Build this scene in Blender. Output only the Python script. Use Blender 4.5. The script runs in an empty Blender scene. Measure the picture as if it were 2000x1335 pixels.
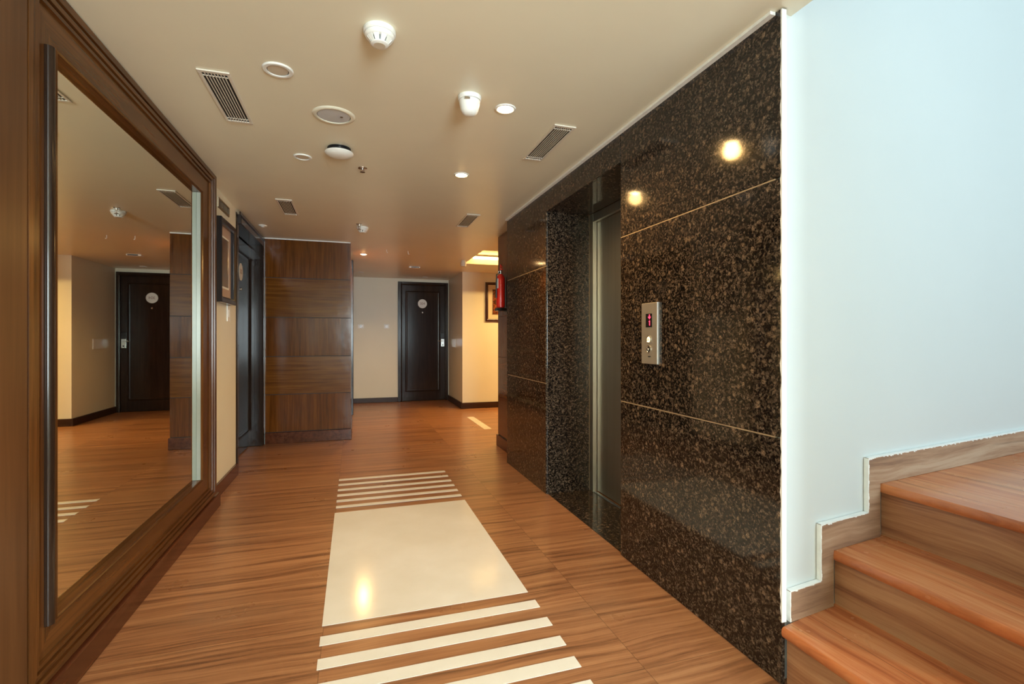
import bpy, bmesh, math, random
from mathutils import Vector, Matrix
random.seed(7)
PI = math.pi
scene = bpy.context.scene
col = scene.collection
H = 2.307                     # ceiling height
CAM = (0.0, 0.0, 1.18)

# ------------------------------------------------------------------ camera, world, light, exposure
cd = bpy.data.cameras.new('camera')
cam = bpy.data.objects.new('camera', cd); col.objects.link(cam)
cd.sensor_width = 36.0; cd.lens = 17.298; cd.shift_y = -0.00325
cd.clip_start = 0.05; cd.clip_end = 100
cam.location = CAM
cam.rotation_euler = (PI/2, 0, -math.atan(308/961))
scene.camera = cam

scene.view_settings.view_transform = 'Standard'
scene.view_settings.look = 'None'
scene.view_settings.gamma = 1.0
scene.view_settings.use_curve_mapping = False
scene.view_settings.exposure = 1.17

world = bpy.data.worlds.new('sky'); scene.world = world
world.use_nodes = True
bg = world.node_tree.nodes['Background']
bg.inputs[0].default_value = (0.72, 0.90, 1.0, 1); bg.inputs[1].default_value = 0.30

def area(name, loc, rot, sx, sy, power, color, spread=PI):
    l = bpy.data.lights.new(name, 'AREA'); l.shape = 'RECTANGLE'; l.size = sx; l.size_y = sy
    l.energy = power; l.color = color; l.spread = spread
    o = bpy.data.objects.new(name, l); o.location = loc; o.rotation_euler = rot; col.objects.link(o)
    return o
DAY = (0.80, 0.95, 1.0)
# daylight in the window at the near end of the hall, and in the tall stairwell window
area('hall_window_daylight', (0.60, -2.60, 1.35), (PI/2, 0, 0), 1.1, 1.4, 100, DAY)
area('stair_window_daylight', (2.9, -1.55, 2.6), (PI/2, 0, 0), 2.0, 3.0, 38, DAY)

# ------------------------------------------------------------------ material helpers
class NT:
    def __init__(s, name):
        s.m = bpy.data.materials.new(name); s.m.use_nodes = True
        s.t = s.m.node_tree; s.n = s.t.nodes; s.b = s.n['Principled BSDF']
    def node(s, typ, **kw):
        n = s.n.new(typ)
        for k, v in kw.items():
            if k.startswith('i_'):
                n.inputs[k[2:].replace('_', ' ')].default_value = v
            else: setattr(n, k, v)
        return n
    def link(s, a, b): s.t.links.new(a, b)
    def coords(s, scale=(1, 1, 1), rot=(0, 0, 0), loc=(0, 0, 0)):
        tc = s.node('ShaderNodeTexCoord'); mp = s.node('ShaderNodeMapping')
        mp.inputs['Scale'].default_value = scale; mp.inputs['Rotation'].default_value = rot; mp.inputs['Location'].default_value = loc
        s.link(tc.outputs['Object'], mp.inputs['Vector']); return mp.outputs['Vector']
    def noise(s, vec, scale, detail=4, rough=0.55, dist=0.0):
        n = s.node('ShaderNodeTexNoise'); n.inputs['Scale'].default_value = scale; n.inputs['Detail'].default_value = detail
        n.inputs['Roughness'].default_value = rough; n.inputs['Distortion'].default_value = dist
        s.link(vec, n.inputs['Vector']); return n.outputs['Fac']
    def ramp(s, fac, stops, interp='LINEAR'):
        r = s.node('ShaderNodeValToRGB'); r.color_ramp.interpolation = interp
        el = r.color_ramp.elements
        while len(el) > 1: el.remove(el[-1])
        el[0].position = stops[0][0]; el[0].color = (*stops[0][1], 1)
        for p, c in stops[1:]:
            e = el.new(p); e.color = (*c, 1)
        s.link(fac, r.inputs['Fac']); return r.outputs['Color']
    def math(s, op, a, b=None, c=None):
        n = s.node('ShaderNodeMath', operation=op)
        for i, v in enumerate((a, b, c)):
            if v is None: continue
            if isinstance(v, (int, float)): n.inputs[i].default_value = v
            else: s.link(v, n.inputs[i])
        return n.outputs[0]
    def mix(s, fac, a, b, mode='MIX'):
        n = s.node('ShaderNodeMix', data_type='RGBA', blend_type=mode)
        for i, v in ((0, fac), (6, a), (7, b)):
            if isinstance(v, (int, float)): n.inputs[i].default_value = v
            elif isinstance(v, tuple): n.inputs[i].default_value = (*v, 1)
            else: s.link(v, n.inputs[i])
        return n.outputs[2]
    def bump(s, h, strength, dist=0.01):
        b = s.node('ShaderNodeBump'); b.inputs['Strength'].default_value = strength; b.inputs['Distance'].default_value = dist
        s.link(h, b.inputs['Height']); s.link(b.outputs['Normal'], s.b.inputs['Normal']); return b
    def sep(s, vec):
        n = s.node('ShaderNodeSeparateXYZ'); s.link(vec, n.inputs[0]); return n.outputs
    def comb(s, x, y, z):
        n = s.node('ShaderNodeCombineXYZ')
        for i, v in enumerate((x, y, z)):
            if isinstance(v, (int, float)): n.inputs[i].default_value = v
            else: s.link(v, n.inputs[i])
        return n.outputs[0]
    def set(s, color=None, rough=0.5, metal=0.0, coat=0.0, spec=0.5, coat_rough=0.05):
        if color is not None:
            if isinstance(color, tuple): s.b.inputs['Base Color'].default_value = (*color, 1)
            else: s.link(color, s.b.inputs['Base Color'])
        if isinstance(rough, (int, float)): s.b.inputs['Roughness'].default_value = rough
        else: s.link(rough, s.b.inputs['Roughness'])
        s.b.inputs['Metallic'].default_value = metal
        s.b.inputs['Coat Weight'].default_value = coat; s.b.inputs['Coat Roughness'].default_value = coat_rough
        s.b.inputs['Specular IOR Level'].default_value = spec
        return s.m

def plain(name, c, rough=0.5, metal=0.0, coat=0.0, var=0.06, nscale=9, bump=0.0, spec=0.5):
    t = NT(name); v = t.coords()
    n = t.noise(v, nscale, 4)
    lo = tuple(x*(1-var) for x in c); hi = tuple(min(1, x*(1+var)) for x in c)
    cc = t.ramp(n, [(0.3, lo), (0.7, hi)])
    if bump: t.bump(t.noise(v, 60, 3), bump, 0.002)
    return t.set(cc, rough, metal, coat, spec)

def emis(name, c, strength):
    t = NT(name); v = t.coords()
    cc = t.ramp(t.noise(v, 5), [(0.0, c), (1.0, tuple(min(1, x*1.03) for x in c))])
    t.link(cc, t.b.inputs['Emission Color']); t.b.inputs['Emission Strength'].default_value = strength
    t.b.inputs['Base Color'].default_value = (*c, 1)
    return t.m

def wood(name, dark, mid, light, grain='Z', rough=0.25, coat=0.4, scale=1.0, wav=0.0, along=1.2, across=26):
    """streaky timber: the grain runs along the axis given"""
    t = NT(name)
    sc = {'X': (along, across, across), 'Y': (across, along, across), 'Z': (across, across, along)}[grain]
    v = t.coords(tuple(x*scale for x in sc))
    n1 = t.noise(v, 1.0, 6, 0.62, 0.3)
    n2 = t.noise(t.coords(tuple(x*scale*4 for x in sc)), 1.0, 3, 0.6)
    f = t.math('ADD', t.math('MULTIPLY', n1, 0.72), t.math('MULTIPLY', n2, 0.28))
    big = t.noise(t.coords((1, 1, 1)), 1.4, 2)
    c = t.ramp(f, [(0.34, dark), (0.5, mid), (0.66, light)])
    c = t.mix(t.math('MULTIPLY', big, 0.5), c, tuple(x*0.72 for x in mid))
    if wav:
        w = t.noise(t.coords((1, 1, 1)), 3.2, 2, 0.5)
        w2 = t.noise(t.coords((1, 1, 1)), 11, 2, 0.5)
        hh = t.math('ADD', w, t.math('MULTIPLY', w2, 0.16))
        t.bump(hh, 1.0, wav)
    return t.set(c, rough, 0, coat, 0.25)

def stone_wood(name, grain, tile_x, tile_y, ox=0.0, oy=0.0, rough=0.24, joint=True, colors=None, along=0.9, across=15, up='Z', satin=0.10):
    """teak-grained stone tiles, every tile with streaks of its own"""
    t = NT(name)
    tc = t.node('ShaderNodeTexCoord').outputs['Object']
    x, y, z = t.sep(tc)
    if up == 'X': a, b = y, z            # a vertical riser
    elif up == 'Y': a, b = x, z
    else: a, b = x, y
    ia = t.math('FLOOR', t.math('DIVIDE', t.math('SUBTRACT', a, ox), tile_x))
    ib = t.math('FLOOR', t.math('DIVIDE', t.math('SUBTRACT', b, oy), tile_y))
    wn = t.node('ShaderNodeTexWhiteNoise', noise_dimensions='3D')
    t.link(t.comb(ia, ib, 3.0), wn.inputs['Vector'])
    rnd = wn.outputs['Value']
    if grain == 'A': u, w = a, b
    else: u, w = b, a
    wob = t.math('MULTIPLY', t.noise(t.comb(t.math('MULTIPLY', u, 1.6), t.math('MULTIPLY', w, 2.5), rnd), 1.0, 2), 0.07)
    w2 = t.math('ADD', w, wob)
    vec = t.comb(t.math('MULTIPLY', u, along), t.math('MULTIPLY', w2, across), t.math('MULTIPLY', rnd, 31.0))
    n1 = t.noise(vec, 1.0, 7, 0.66, 0.0)
    vec2 = t.comb(t.math('MULTIPLY', u, along*5), t.math('MULTIPLY', w2, across*6), t.math('MULTIPLY', rnd, 17.0))
    n2 = t.noise(vec2, 1.0, 4, 0.7)
    f = t.math('ADD', t.math('MULTIPLY', n1, 0.78), t.math('MULTIPLY', n2, 0.22))
    cs = colors or [(0.165, 0.070, 0.032), (0.330, 0.144, 0.064), (0.46, 0.222, 0.102)]
    c = t.ramp(f, [(0.37, cs[0]), (0.47, cs[1]), (0.59, cs[2])])
    veins = t.ramp(t.noise(t.comb(t.math('MULTIPLY', u, along*0.8), t.math('MULTIPLY', w2, across*1.3), t.math('MULTIPLY', rnd, 7.0)), 1.0, 5, 0.6),
                   [(0.60, (0, 0, 0)), (0.68, (1, 1, 1))])
    c = t.mix(t.math('MULTIPLY', veins, 0.45), c, tuple(q*0.55 for q in cs[0]))
    tone = t.math('ADD', 0.86, t.math('MULTIPLY', rnd, 0.24))
    c = t.mix(1.0, c, t.comb(tone, tone, tone), 'MULTIPLY')
    grey = t.ramp(t.noise(t.coords((0.8, 2.2, 1)), 1.3, 3), [(0.52, (0, 0, 0)), (0.72, (1, 1, 1))])
    c = t.mix(t.math('MULTIPLY', grey, 0.25), c, (0.235, 0.145, 0.085))
    rg = t.math('ADD', rough, t.math('MULTIPLY', t.noise(t.coords(), 3.0, 4), satin))
    if joint:
        fa = t.math('FRACT', t.math('DIVIDE', t.math('SUBTRACT', a, ox), tile_x))
        fb = t.math('FRACT', t.math('DIVIDE', t.math('SUBTRACT', b, oy), tile_y))
        da = t.math('MULTIPLY', t.math('MINIMUM', fa, t.math('SUBTRACT', 1.0, fa)), tile_x)
        db = t.math('MULTIPLY', t.math('MINIMUM', fb, t.math('SUBTRACT', 1.0, fb)), tile_y)
        j = t.math('LESS_THAN', t.math('MINIMUM', da, db), 0.0013)
        c = t.mix(t.math('MULTIPLY', j, 0.6), c, (0.10, 0.05, 0.025))
    t.bump(t.noise(t.coords(), 2.4, 2), 0.10, 0.01)
    return t.set(c, rg, 0, 0.0, 0.5)

def granite(name, lift=0.0, rough=0.045):
    t = NT(name); v = t.coords()
    vo = t.node('ShaderNodeTexVoronoi'); vo.inputs['Scale'].default_value = 130; vo.inputs['Randomness'].default_value = 1.0
    nd = t.node('ShaderNodeTexNoise'); nd.inputs['Scale'].default_value = 45; nd.inputs['Detail'].default_value = 3
    t.link(v, nd.inputs['Vector'])
    vm = t.node('ShaderNodeVectorMath', operation='SCALE'); t.link(nd.outputs['Color'], vm.inputs[0]); vm.inputs['Scale'].default_value = 0.018
    va = t.node('ShaderNodeVectorMath', operation='ADD'); t.link(v, va.inputs[0]); t.link(vm.outputs[0], va.inputs[1])
    t.link(va.outputs[0], vo.inputs['Vector'])
    cell = t.sep(vo.outputs['Color'])[0]
    blot = t.noise(v, 42, 5, 0.7)
    f = t.math('ADD', t.math('MULTIPLY', cell, 0.42), t.math('MULTIPLY', blot, 0.62))
    base = t.ramp(f, [(0.36, (0.006, 0.0052, 0.005)), (0.47, (0.016, 0.012, 0.009)), (0.55, (0.030, 0.022, 0.016)), (0.64, (0.055, 0.041, 0.030)), (0.74, (0.105, 0.080, 0.060))])
    fine = t.noise(v, 230, 3, 0.75)
    vc = t.node('ShaderNodeTexVoronoi'); vc.inputs['Scale'].default_value = 42; vc.inputs['Randomness'].default_value = 1.0
    t.link(va.outputs[0], vc.inputs['Vector'])
    pick = t.ramp(t.sep(vc.outputs['Color'])[1], [(0.70, (0, 0, 0)), (0.90, (1, 1, 1))])
    near = t.ramp(vc.outputs['Distance'], [(0.25, (1, 1, 1)), (0.50, (0, 0, 0))])
    clump = t.math('MULTIPLY', t.math('MULTIPLY', pick, near), t.math('MULTIPLY', fine, 1.25))
    base = t.mix(clump, base, (0.19, 0.135, 0.09))
    c = t.mix(1.0, base, t.ramp(fine, [(0.36, (0.25, 0.25, 0.25)), (0.64, (1.9, 1.8, 1.7))]), 'MULTIPLY')
    t.bump(t.noise(v, 4, 2), 0.05, 0.01)
    r = t.math('ADD', rough, t.math('MULTIPLY', fine, 0.08))
    return t.set(c, r, 0, 0, 0.42)

# ------------------------------------------------------------------ materials
M = {}
M['ceiling'] = plain('cream_ceiling_paint', (0.84, 0.79, 0.625), 0.30, var=0.03, nscale=1.6, spec=0.35)
M['cream'] = plain('cream_wall_paint', (0.80, 0.77, 0.63), 0.38, var=0.02, nscale=2, spec=0.35)
M['white'] = plain('white_wall_paint', (0.66, 0.715, 0.72), 0.42, var=0.015, nscale=1.5, bump=0.05, spec=0.3)
M['plaster'] = plain('white_filler', (0.86, 0.88, 0.86), 0.7, var=0.06, nscale=30, bump=0.6)
M['plastic'] = plain('white_plastic', (0.84, 0.84, 0.80), 0.35, var=0.02)
M['beige_plastic'] = plain('beige_plastic', (0.62, 0.54, 0.42), 0.45, var=0.03)
M['grey_lens'] = plain('frosted_grey_lens', (0.60, 0.62, 0.64), 0.25, var=0.04)
M['black'] = plain('black_void', (0.006, 0.005, 0.005), 0.6, var=0.1)
M['blackplastic'] = plain('black_plastic', (0.012, 0.012, 0.014), 0.25, var=0.1)
M['chrome'] = plain('chrome', (0.72, 0.74, 0.75), 0.18, 1.0, var=0.03)
M['brass'] = plain('brown_bronze', (0.25, 0.19, 0.13), 0.4, 1.0, var=0.05)
M['alu'] = plain('vent_aluminium_paint', (0.74, 0.68, 0.58), 0.4, 0.0, var=0.03)
M['floor'] = stone_wood('floor_teak_stone', 'A', 1.11, 0.62, ox=-0.12-1.11, oy=2.15-0.62*8, across=26, along=0.8)
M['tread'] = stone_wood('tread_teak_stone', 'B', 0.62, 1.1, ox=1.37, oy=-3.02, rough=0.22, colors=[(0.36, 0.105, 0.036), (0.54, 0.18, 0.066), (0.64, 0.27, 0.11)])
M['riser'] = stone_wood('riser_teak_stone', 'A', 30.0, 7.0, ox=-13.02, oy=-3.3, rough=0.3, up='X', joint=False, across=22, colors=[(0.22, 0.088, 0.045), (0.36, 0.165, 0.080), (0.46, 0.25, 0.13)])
M['skirt_stone'] = stone_wood('skirting_teak_stone', 'A', 30.0, 9.0, ox=-10.2, oy=-3.1, rough=0.42, joint=False, up='Y', colors=[(0.24, 0.14, 0.09), (0.40, 0.25, 0.16), (0.52, 0.38, 0.27)])
M['marble'] = None
t = NT('cream_marble'); v = t.coords()
c = t.ramp(t.noise(v, 3, 5), [(0.3, (0.78, 0.74, 0.65)), (0.7, (0.86, 0.83, 0.76))])
fleck = t.ramp(t.noise(v, 55, 4, 0.7), [(0.66, (0, 0, 0)), (0.74, (1, 1, 1))])
c = t.mix(t.math('MULTIPLY', fleck, 0.4), c, (0.42, 0.34, 0.24))
M['marble'] = t.set(c, 0.13, 0, 0, 0.15)
M['granite'] = granite('brown_black_granite')
M['joint'] = plain('tan_joint_filler', (0.34, 0.25, 0.15), 0.6, var=0.2, nscale=30)
DK, MD, LT = (0.066, 0.018, 0.0025), (0.130, 0.041, 0.006), (0.20, 0.070, 0.012)
M['panel_v'] = wood('polished_walnut_upright_grain', DK, MD, LT, 'Z', 0.15, 0.0, wav=0.0030)
M['panel_h'] = wood('polished_walnut_level_grain', (0.075, 0.021, 0.003), (0.150, 0.052, 0.008), (0.225, 0.088, 0.015), 'X', 0.15, 0.0, wav=0.0030)
M['panel_hy'] = wood('polished_walnut_cross_grain', (0.075, 0.021, 0.003), (0.150, 0.052, 0.008), (0.225, 0.088, 0.015), 'Y', 0.15, 0.0, wav=0.0030)
M['frame_y'] = wood('mirror_frame_wood_level', (0.045, 0.015, 0.004), (0.10, 0.037, 0.010), (0.175, 0.068, 0.018), 'Y', 0.2, 0.0, along=0.9)
M['frame_z'] = wood('mirror_frame_wood_upright', (0.045, 0.015, 0.004), (0.10, 0.037, 0.010), (0.175, 0.068, 0.018), 'Z', 0.2, 0.0, along=0.9)
M['frame_wall'] = wood('near_panel_wood', (0.068, 0.027, 0.011), (0.108, 0.045, 0.018), (0.15, 0.066, 0.026), 'Z', 0.3, 0.0, along=0.5, across=14)
M['skirt_wood'] = wood('reddish_skirting_wood', (0.045, 0.012, 0.005), (0.095, 0.028, 0.011), (0.14, 0.045, 0.018), 'Y', 0.2, 0.0)
M['skirt_dark'] = wood('dark_skirting_wood', (0.022, 0.010, 0.006), (0.042, 0.018, 0.010), (0.068, 0.030, 0.016), 'X', 0.4, 0.0)
M['door_dark'] = wood('dark_door_wood', (0.012, 0.006, 0.004), (0.022, 0.012, 0.008), (0.034, 0.019, 0.013), 'Z', 0.17, 0.0, wav=0.0008)
M['casing'] = wood('dark_casing_wood', (0.012, 0.006, 0.004), (0.025, 0.013, 0.008), (0.042, 0.022, 0.013), 'Z', 0.18, 0.1)
t = NT('mirror_silver'); v = t.coords()
c = t.ramp(t.noise(v, 2), [(0.2, (0.80, 0.83, 0.76)), (0.8, (0.83, 0.86, 0.79))])
M['mirror'] = t.set(c, 0.012, 1.0)
t = NT('bevel_painted_reflection'); v = t.coords()  # pale colour stands in for the window reflected in the glass edge
c = t.ramp(t.noise(v, 3), [(0.2, (0.20, 0.21, 0.17)), (0.8, (0.25, 0.26, 0.21))])
M['bevel'] = t.set(c, 0.25, 0.0, 0, 0.3)
t = NT('brushed_steel'); v = t.coords((40, 40, 1.0))
n = t.noise(v, 1.0, 3)
c = t.ramp(n, [(0.3, (0.56, 0.55, 0.51)), (0.7, (0.62, 0.61, 0.57))])
M['steel'] = t.set(c, t.math('ADD', 0.30, t.math('MULTIPLY', n, 0.10)), 1.0)
M['lop_steel'] = plain('satin_steel_plate', (0.40, 0.37, 0.32), 0.38, 0.55, var=0.03)
M['red_paint'] = plain('red_enamel', (0.72, 0.025, 0.015), 0.25, 0, 0.4, var=0.05)
M['black_frame'] = plain('black_lacquer_frame', (0.010, 0.011, 0.014), 0.22, 0, 0.4, var=0.1)
M['maroon_frame'] = plain('maroon_frame_wood', (0.040, 0.010, 0.008), 0.3, 0, 0.3, var=0.1)
M['mat_pink'] = plain('dusty_pink_mount', (0.46, 0.32, 0.25), 0.7, var=0.04)
M['mat_cream'] = plain('cream_mount', (0.66, 0.55, 0.38), 0.7, var=0.04)
M['mat_white'] = plain('white_inner_mount', (0.78, 0.76, 0.68), 0.7, var=0.03)
M['warm_bulb'] = emis('glowing_warm_bulb', (1.0, 0.62, 0.26), 30)
M['warm_tube'] = emis('glowing_warm_tube', (1.0, 0.60, 0.18), 9)
M['red_led'] = emis('red_led', (1.0, 0.03, 0.08), 1.6)
M['lit_button'] = emis('lit_call_button', (1.0, 0.80, 0.42), 0.9)
M['plate_disc'] = plain('pale_disc', (0.78, 0.77, 0.72), 0.4, var=0.05)
M['numeral'] = plain('reddish_grey_numeral', (0.30, 0.17, 0.13), 0.5)
def art(name, cols, sc):
    t = NT(name); v = t.coords()
    f = t.noise(v, sc, 5, 0.65, 1.0)
    return t.set(t.ramp(f, cols), 0.12, 0, 0.3)
M['art_a'] = art('brown_olive_print', [(0.3, (0.09, 0.05, 0.025)), (0.5, (0.20, 0.12, 0.055)), (0.7, (0.22, 0.20, 0.14))], 3.0)
M['art_b'] = art('dark_russet_print', [(0.35, (0.018, 0.012, 0.010)), (0.5, (0.10, 0.035, 0.015)), (0.62, (0.35, 0.09, 0.03)), (0.72, (0.12, 0.08, 0.03))], 16.0)

# ------------------------------------------------------------------ mesh helpers (all take world coordinates)
class MB:
    def __init__(s): s.bm = bmesh.new()
    def box(s, x0, x1, y0, y1, z0, z1, bev=0.0, seg=2, only=None):
        b = bmesh.new(); bmesh.ops.create_cube(b, size=1)
        for v in b.verts:
            v.co = Vector(((x0+x1)/2+v.co.x*(x1-x0), (y0+y1)/2+v.co.y*(y1-y0), (z0+z1)/2+v.co.z*(z1-z0)))
        if bev:
            es = [e for e in b.edges if only is None or only(e)]
            bmesh.ops.bevel(b, geom=es, offset=bev, segments=seg, affect='EDGES', profile=0.5)
        s.add(b); return s
    def add(s, b, mat=None):
        me = bpy.data.meshes.new('t'); b.to_mesh(me); b.free()
        if mat is not None: me.transform(mat)
        s.bm.from_mesh(me); bpy.data.meshes.remove(me); return s
    def lathe(s, prof, center, axis='Z', n=32):
        """prof: (radius, height) pairs along the axis from the centre"""
        rings = []
        cx, cy, cz = center
        def pt(r, a, h):
            u, w = r*math.cos(a), r*math.sin(a)
            if axis == 'Z': return (cx+u, cy+w, cz+h)
            if axis == 'X': return (cx+h, cy+u, cz+w)
            return (cx+u, cy+h, cz+w)
        for r, h in prof:
            if r < 1e-6: rings.append([s.bm.verts.new(pt(0, 0, h))])
            else: rings.append([s.bm.verts.new(pt(r, 2*PI*i/n, h)) for i in range(n)])
        for a, b in zip(rings, rings[1:]):
            for i in range(n):
                j = (i+1) % n
                if len(a) == 1 and len(b) == 1: continue
                if len(a) == 1: s.bm.faces.new((a[0], b[i], b[j]))
                elif len(b) == 1: s.bm.faces.new((a[i], a[j], b[0]))
                else: s.bm.faces.new((a[i], a[j], b[j], b[i]))
        return s
    def poly(s, pts, z0, z1):
        """vertical prism over an xy outline"""
        a = [s.bm.verts.new((x, y, z0)) for x, y in pts]; b = [s.bm.verts.new((x, y, z1)) for x, y in pts]
        s.bm.faces.new(a[::-1]); s.bm.faces.new(b)
        n = len(pts)
        for i in range(n):
            j = (i+1) % n; s.bm.faces.new((a[i], a[j], b[j], b[i]))
        return s
    def prism(s, pts, vec):
        """prism of a 3-D outline pushed along vec"""
        a = [s.bm.verts.new(p) for p in pts]; b = [s.bm.verts.new(Vector(p)+Vector(vec)) for p in pts]
        s.bm.faces.new(a[::-1]); s.bm.faces.new(b)
        n = len(pts)
        for i in range(n):
            j = (i+1) % n; s.bm.faces.new((a[i], a[j], b[j], b[i]))
        return s
    def tube(s, pts, r, n=10):
        pts = [Vector(p) for p in pts]; rings = []
        for i, p in enumerate(pts):
            d = (pts[min(i+1, len(pts)-1)] - pts[max(i-1, 0)]).normalized()
            up = Vector((0, 0, 1)) if abs(d.z) < 0.9 else Vector((1, 0, 0))
            u = d.cross(up).normalized(); w = d.cross(u)
            rings.append([s.bm.verts.new(p + r*(u*math.cos(2*PI*k/n)+w*math.sin(2*PI*k/n))) for k in range(n)])
        for a, b in zip(rings, rings[1:]):
            for k in range(n): s.bm.faces.new((a[k], a[(k+1) % n], b[(k+1) % n], b[k]))
        s.bm.faces.new(rings[0][::-1]); s.bm.faces.new(rings[-1]); return s
    def ring_frame(s, a0, a1, b0, b1, prof, plane, base, scale=(1, 1, 1, 1)):
        """mitred moulding round the opening a0..a1 x b0..b1; prof = (outward, proud); scale = widths at a0, a1, b0, b1 side"""
        def P(a, b, h):
            if plane == 'X+': return (base+h, a, b)
            if plane == 'X-': return (base-h, a, b)
            if plane == 'Y-': return (a, base-h, b)
        rings = []
        for w, h in prof:
            A0, A1, B0, B1 = a0-w*scale[0], a1+w*scale[1], b0-w*scale[2], b1+w*scale[3]
            rings.append([s.bm.verts.new(P(*q, h)) for q in ((A0, B0), (A1, B0), (A1, B1), (A0, B1))])
        for p, q in zip(rings, rings[1:]):
            for i in range(4):
                j = (i+1) % 4; s.bm.faces.new((p[i], p[j], q[j], q[i]))
        return s
    def build(s, name, mat, parent=None, smooth=False, bevel=0.0):
        bmesh.ops.recalc_face_normals(s.bm, faces=s.bm.faces)
        me = bpy.data.meshes.new(name); s.bm.to_mesh(me); s.bm.free()
        o = bpy.data.objects.new(name, me); col.objects.link(o)
        if parent is not None:
            w = Vector((0, 0, 0)); p = parent
            while p is not None: w += Vector(p.location); p = p.parent
            me.transform(Matrix.Translation(-w)); o.parent = parent
        me.materials.append(mat)
        if smooth:
            for p in me.polygons: p.use_smooth = True
            me.set_sharp_from_angle(angle=math.radians(35))
        return o

def at_base(o, loc):
    """give a one-mesh thing its origin at its base"""
    o.data.transform(Matrix.Translation(-Vector(loc))); o.location = loc; return o
def tag(o, label, cat, group=None):
    o['label'] = label; o['category'] = cat
    if group: o['group'] = group
    return o
def thing(name, loc, label, cat, group=None):
    o = bpy.data.objects.new(name, None); o.location = loc; o.empty_display_size = 0.05
    col.objects.link(o); return tag(o, label, cat, group)
def struct(name, mb, mat, smooth=False):
    o = mb.build(name, mat, None, smooth); o['kind'] = 'structure'; return o
def copy_tree(o, parent=None):
    c = o.copy(); col.objects.link(c); c.parent = parent
    for ch in [q for q in bpy.data.objects if q.parent == o]: copy_tree(ch, c)
    return c
def move_to(o, loc): o.location = loc; return o
def text_part(name, txt, size, center, right, mat, parent, depth=0.001):
    cu = bpy.data.curves.new('txt', 'FONT'); cu.body = txt; cu.size = size; cu.extrude = depth/2
    cu.align_x = 'CENTER'; cu.align_y = 'CENTER'
    to = bpy.data.objects.new('txt', cu); col.objects.link(to)
    dg = bpy.context.evaluated_depsgraph_get(); dg.update()
    me = bpy.data.meshes.new_from_object(to.evaluated_get(dg)); bpy.data.objects.remove(to); bpy.data.curves.remove(cu)
    r = Vector(right); u = Vector((0, 0, 1)); n = r.cross(u)
    m = Matrix(((r.x, u.x, n.x, center[0]), (r.y, u.y, n.y, center[1]), (r.z, u.z, n.z, center[2]), (0, 0, 0, 1)))
    me.transform(m)
    b = bmesh.new(); b.from_mesh(me); bpy.data.meshes.remove(me)
    k = MB(); k.bm.free(); k.bm = b
    return k.build(name, mat, parent)

# ================================================================== THE SETTING
struct('floor', MB().box(-1.6, 6.2, -2.9, 9.8, -0.15, 0.0), M['floor'])

# ceiling: hall part, part over the lift wall and the side corridor with its recessed tray
c = MB()
c.box(-1.6, 1.455, -2.9, 9.8, H, H+0.2)
c.poly([(1.455, 1.42), (6.2, 1.335+0.138*(6.2-1.41)+0.1), (6.2, 6.10), (1.455, 6.10)], H, H+0.2)
c.box(1.455, 6.2, 7.25, 9.8, H, H+0.2)
c.box(1.455, 1.57, 6.10, 7.25, H, H+0.2)
c.box(1.57, 6.2, 6.10, 7.25, H+0.115, H+0.2)
struct('ceiling', c, M['ceiling'])
struct('trim_1', MB().box(1.362, 1.3845, 1.34, 4.46, H-0.012, H-0.0005), M['plaster'])      # pale filler line above the granite
struct('trim_2', MB().box(-0.953, -0.043, 6.068, 6.0795, H-0.010, H-0.0005), M['plaster'])

# left wall with the recessed doorway
w = MB()
w.box(-1.25, -0.98, 0.3, 4.80, 0, H)
w.box(-1.25, -0.98, -2.9, 0.3, 0, H)
w.box(-1.25, -1.16, 4.80, 6.08, 0, H)
w.box(-1.16, -0.98, 4.80, 6.08, 2.285, H)
struct('wall_left', w, M['cream'])
# near wood clad wall left of the mirror
pw = MB().box(-0.98, -0.905, 0.3, 1.795, 0, H, 0.004)
struct('wall_pier', pw, M['frame_wall'])

# block in front (walnut panels) and its side
struct('wall_block', MB().box(-1.25, -0.05, 6.092, 9.8, 0, H), M['cream'])
rows = [(0.127, 0.551), (0.551, 0.98), (0.98, 1.42), (1.42, 1.866), (1.866, H-0.004)]
wb = bpy.data.objects['wall_block']
tilts = [0.0016, -0.001, 0.0028, -0.0018, -0.003]
MB().box(-0.953, -0.041, 6.088, 6.0918, 0.1, H-0.002).build('panel_backing', M['black'], wb)
for k, (z0, z1) in enumerate(rows):
    tl = tilts[k]; g = 0.0035
    y0, y1 = 6.080+tl, 6.080-tl
    b = MB()
    b.prism([(-0.953, y0, z0+g), (-0.953, 6.0875, z0+g), (-0.953, 6.0875, z1-g), (-0.953, y1, z1-g)], (0.912, 0, 0))
    o = b.build('wood_panel', M['panel_v'] if k % 2 == 0 else M['panel_h'], wb)
    s = MB().box(-0.0495, -0.040, 6.094, 9.42, z0+g, z1-g)
    s.build('wood_panel', M['panel_v'] if k % 2 == 0 else M['panel_hy'], wb)
sk = MB()
sk.box(-0.95, -0.028, 6.062, 6.0915, 0, 0.125, 0.004)
sk.box(-0.0495, -0.028, 6.094, 9.40, 0, 0.10, 0.004)
struct('baseboard_block', sk, M['skirt_wood'])
struct('trim_3', MB().box(-0.0495, -0.012, 7.30, 7.42, 0.101, H-0.02, 0.005).box(-0.0495, -0.012, 8.40, 8.52, 0.101, H-0.02, 0.005), M['casing'])

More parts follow.
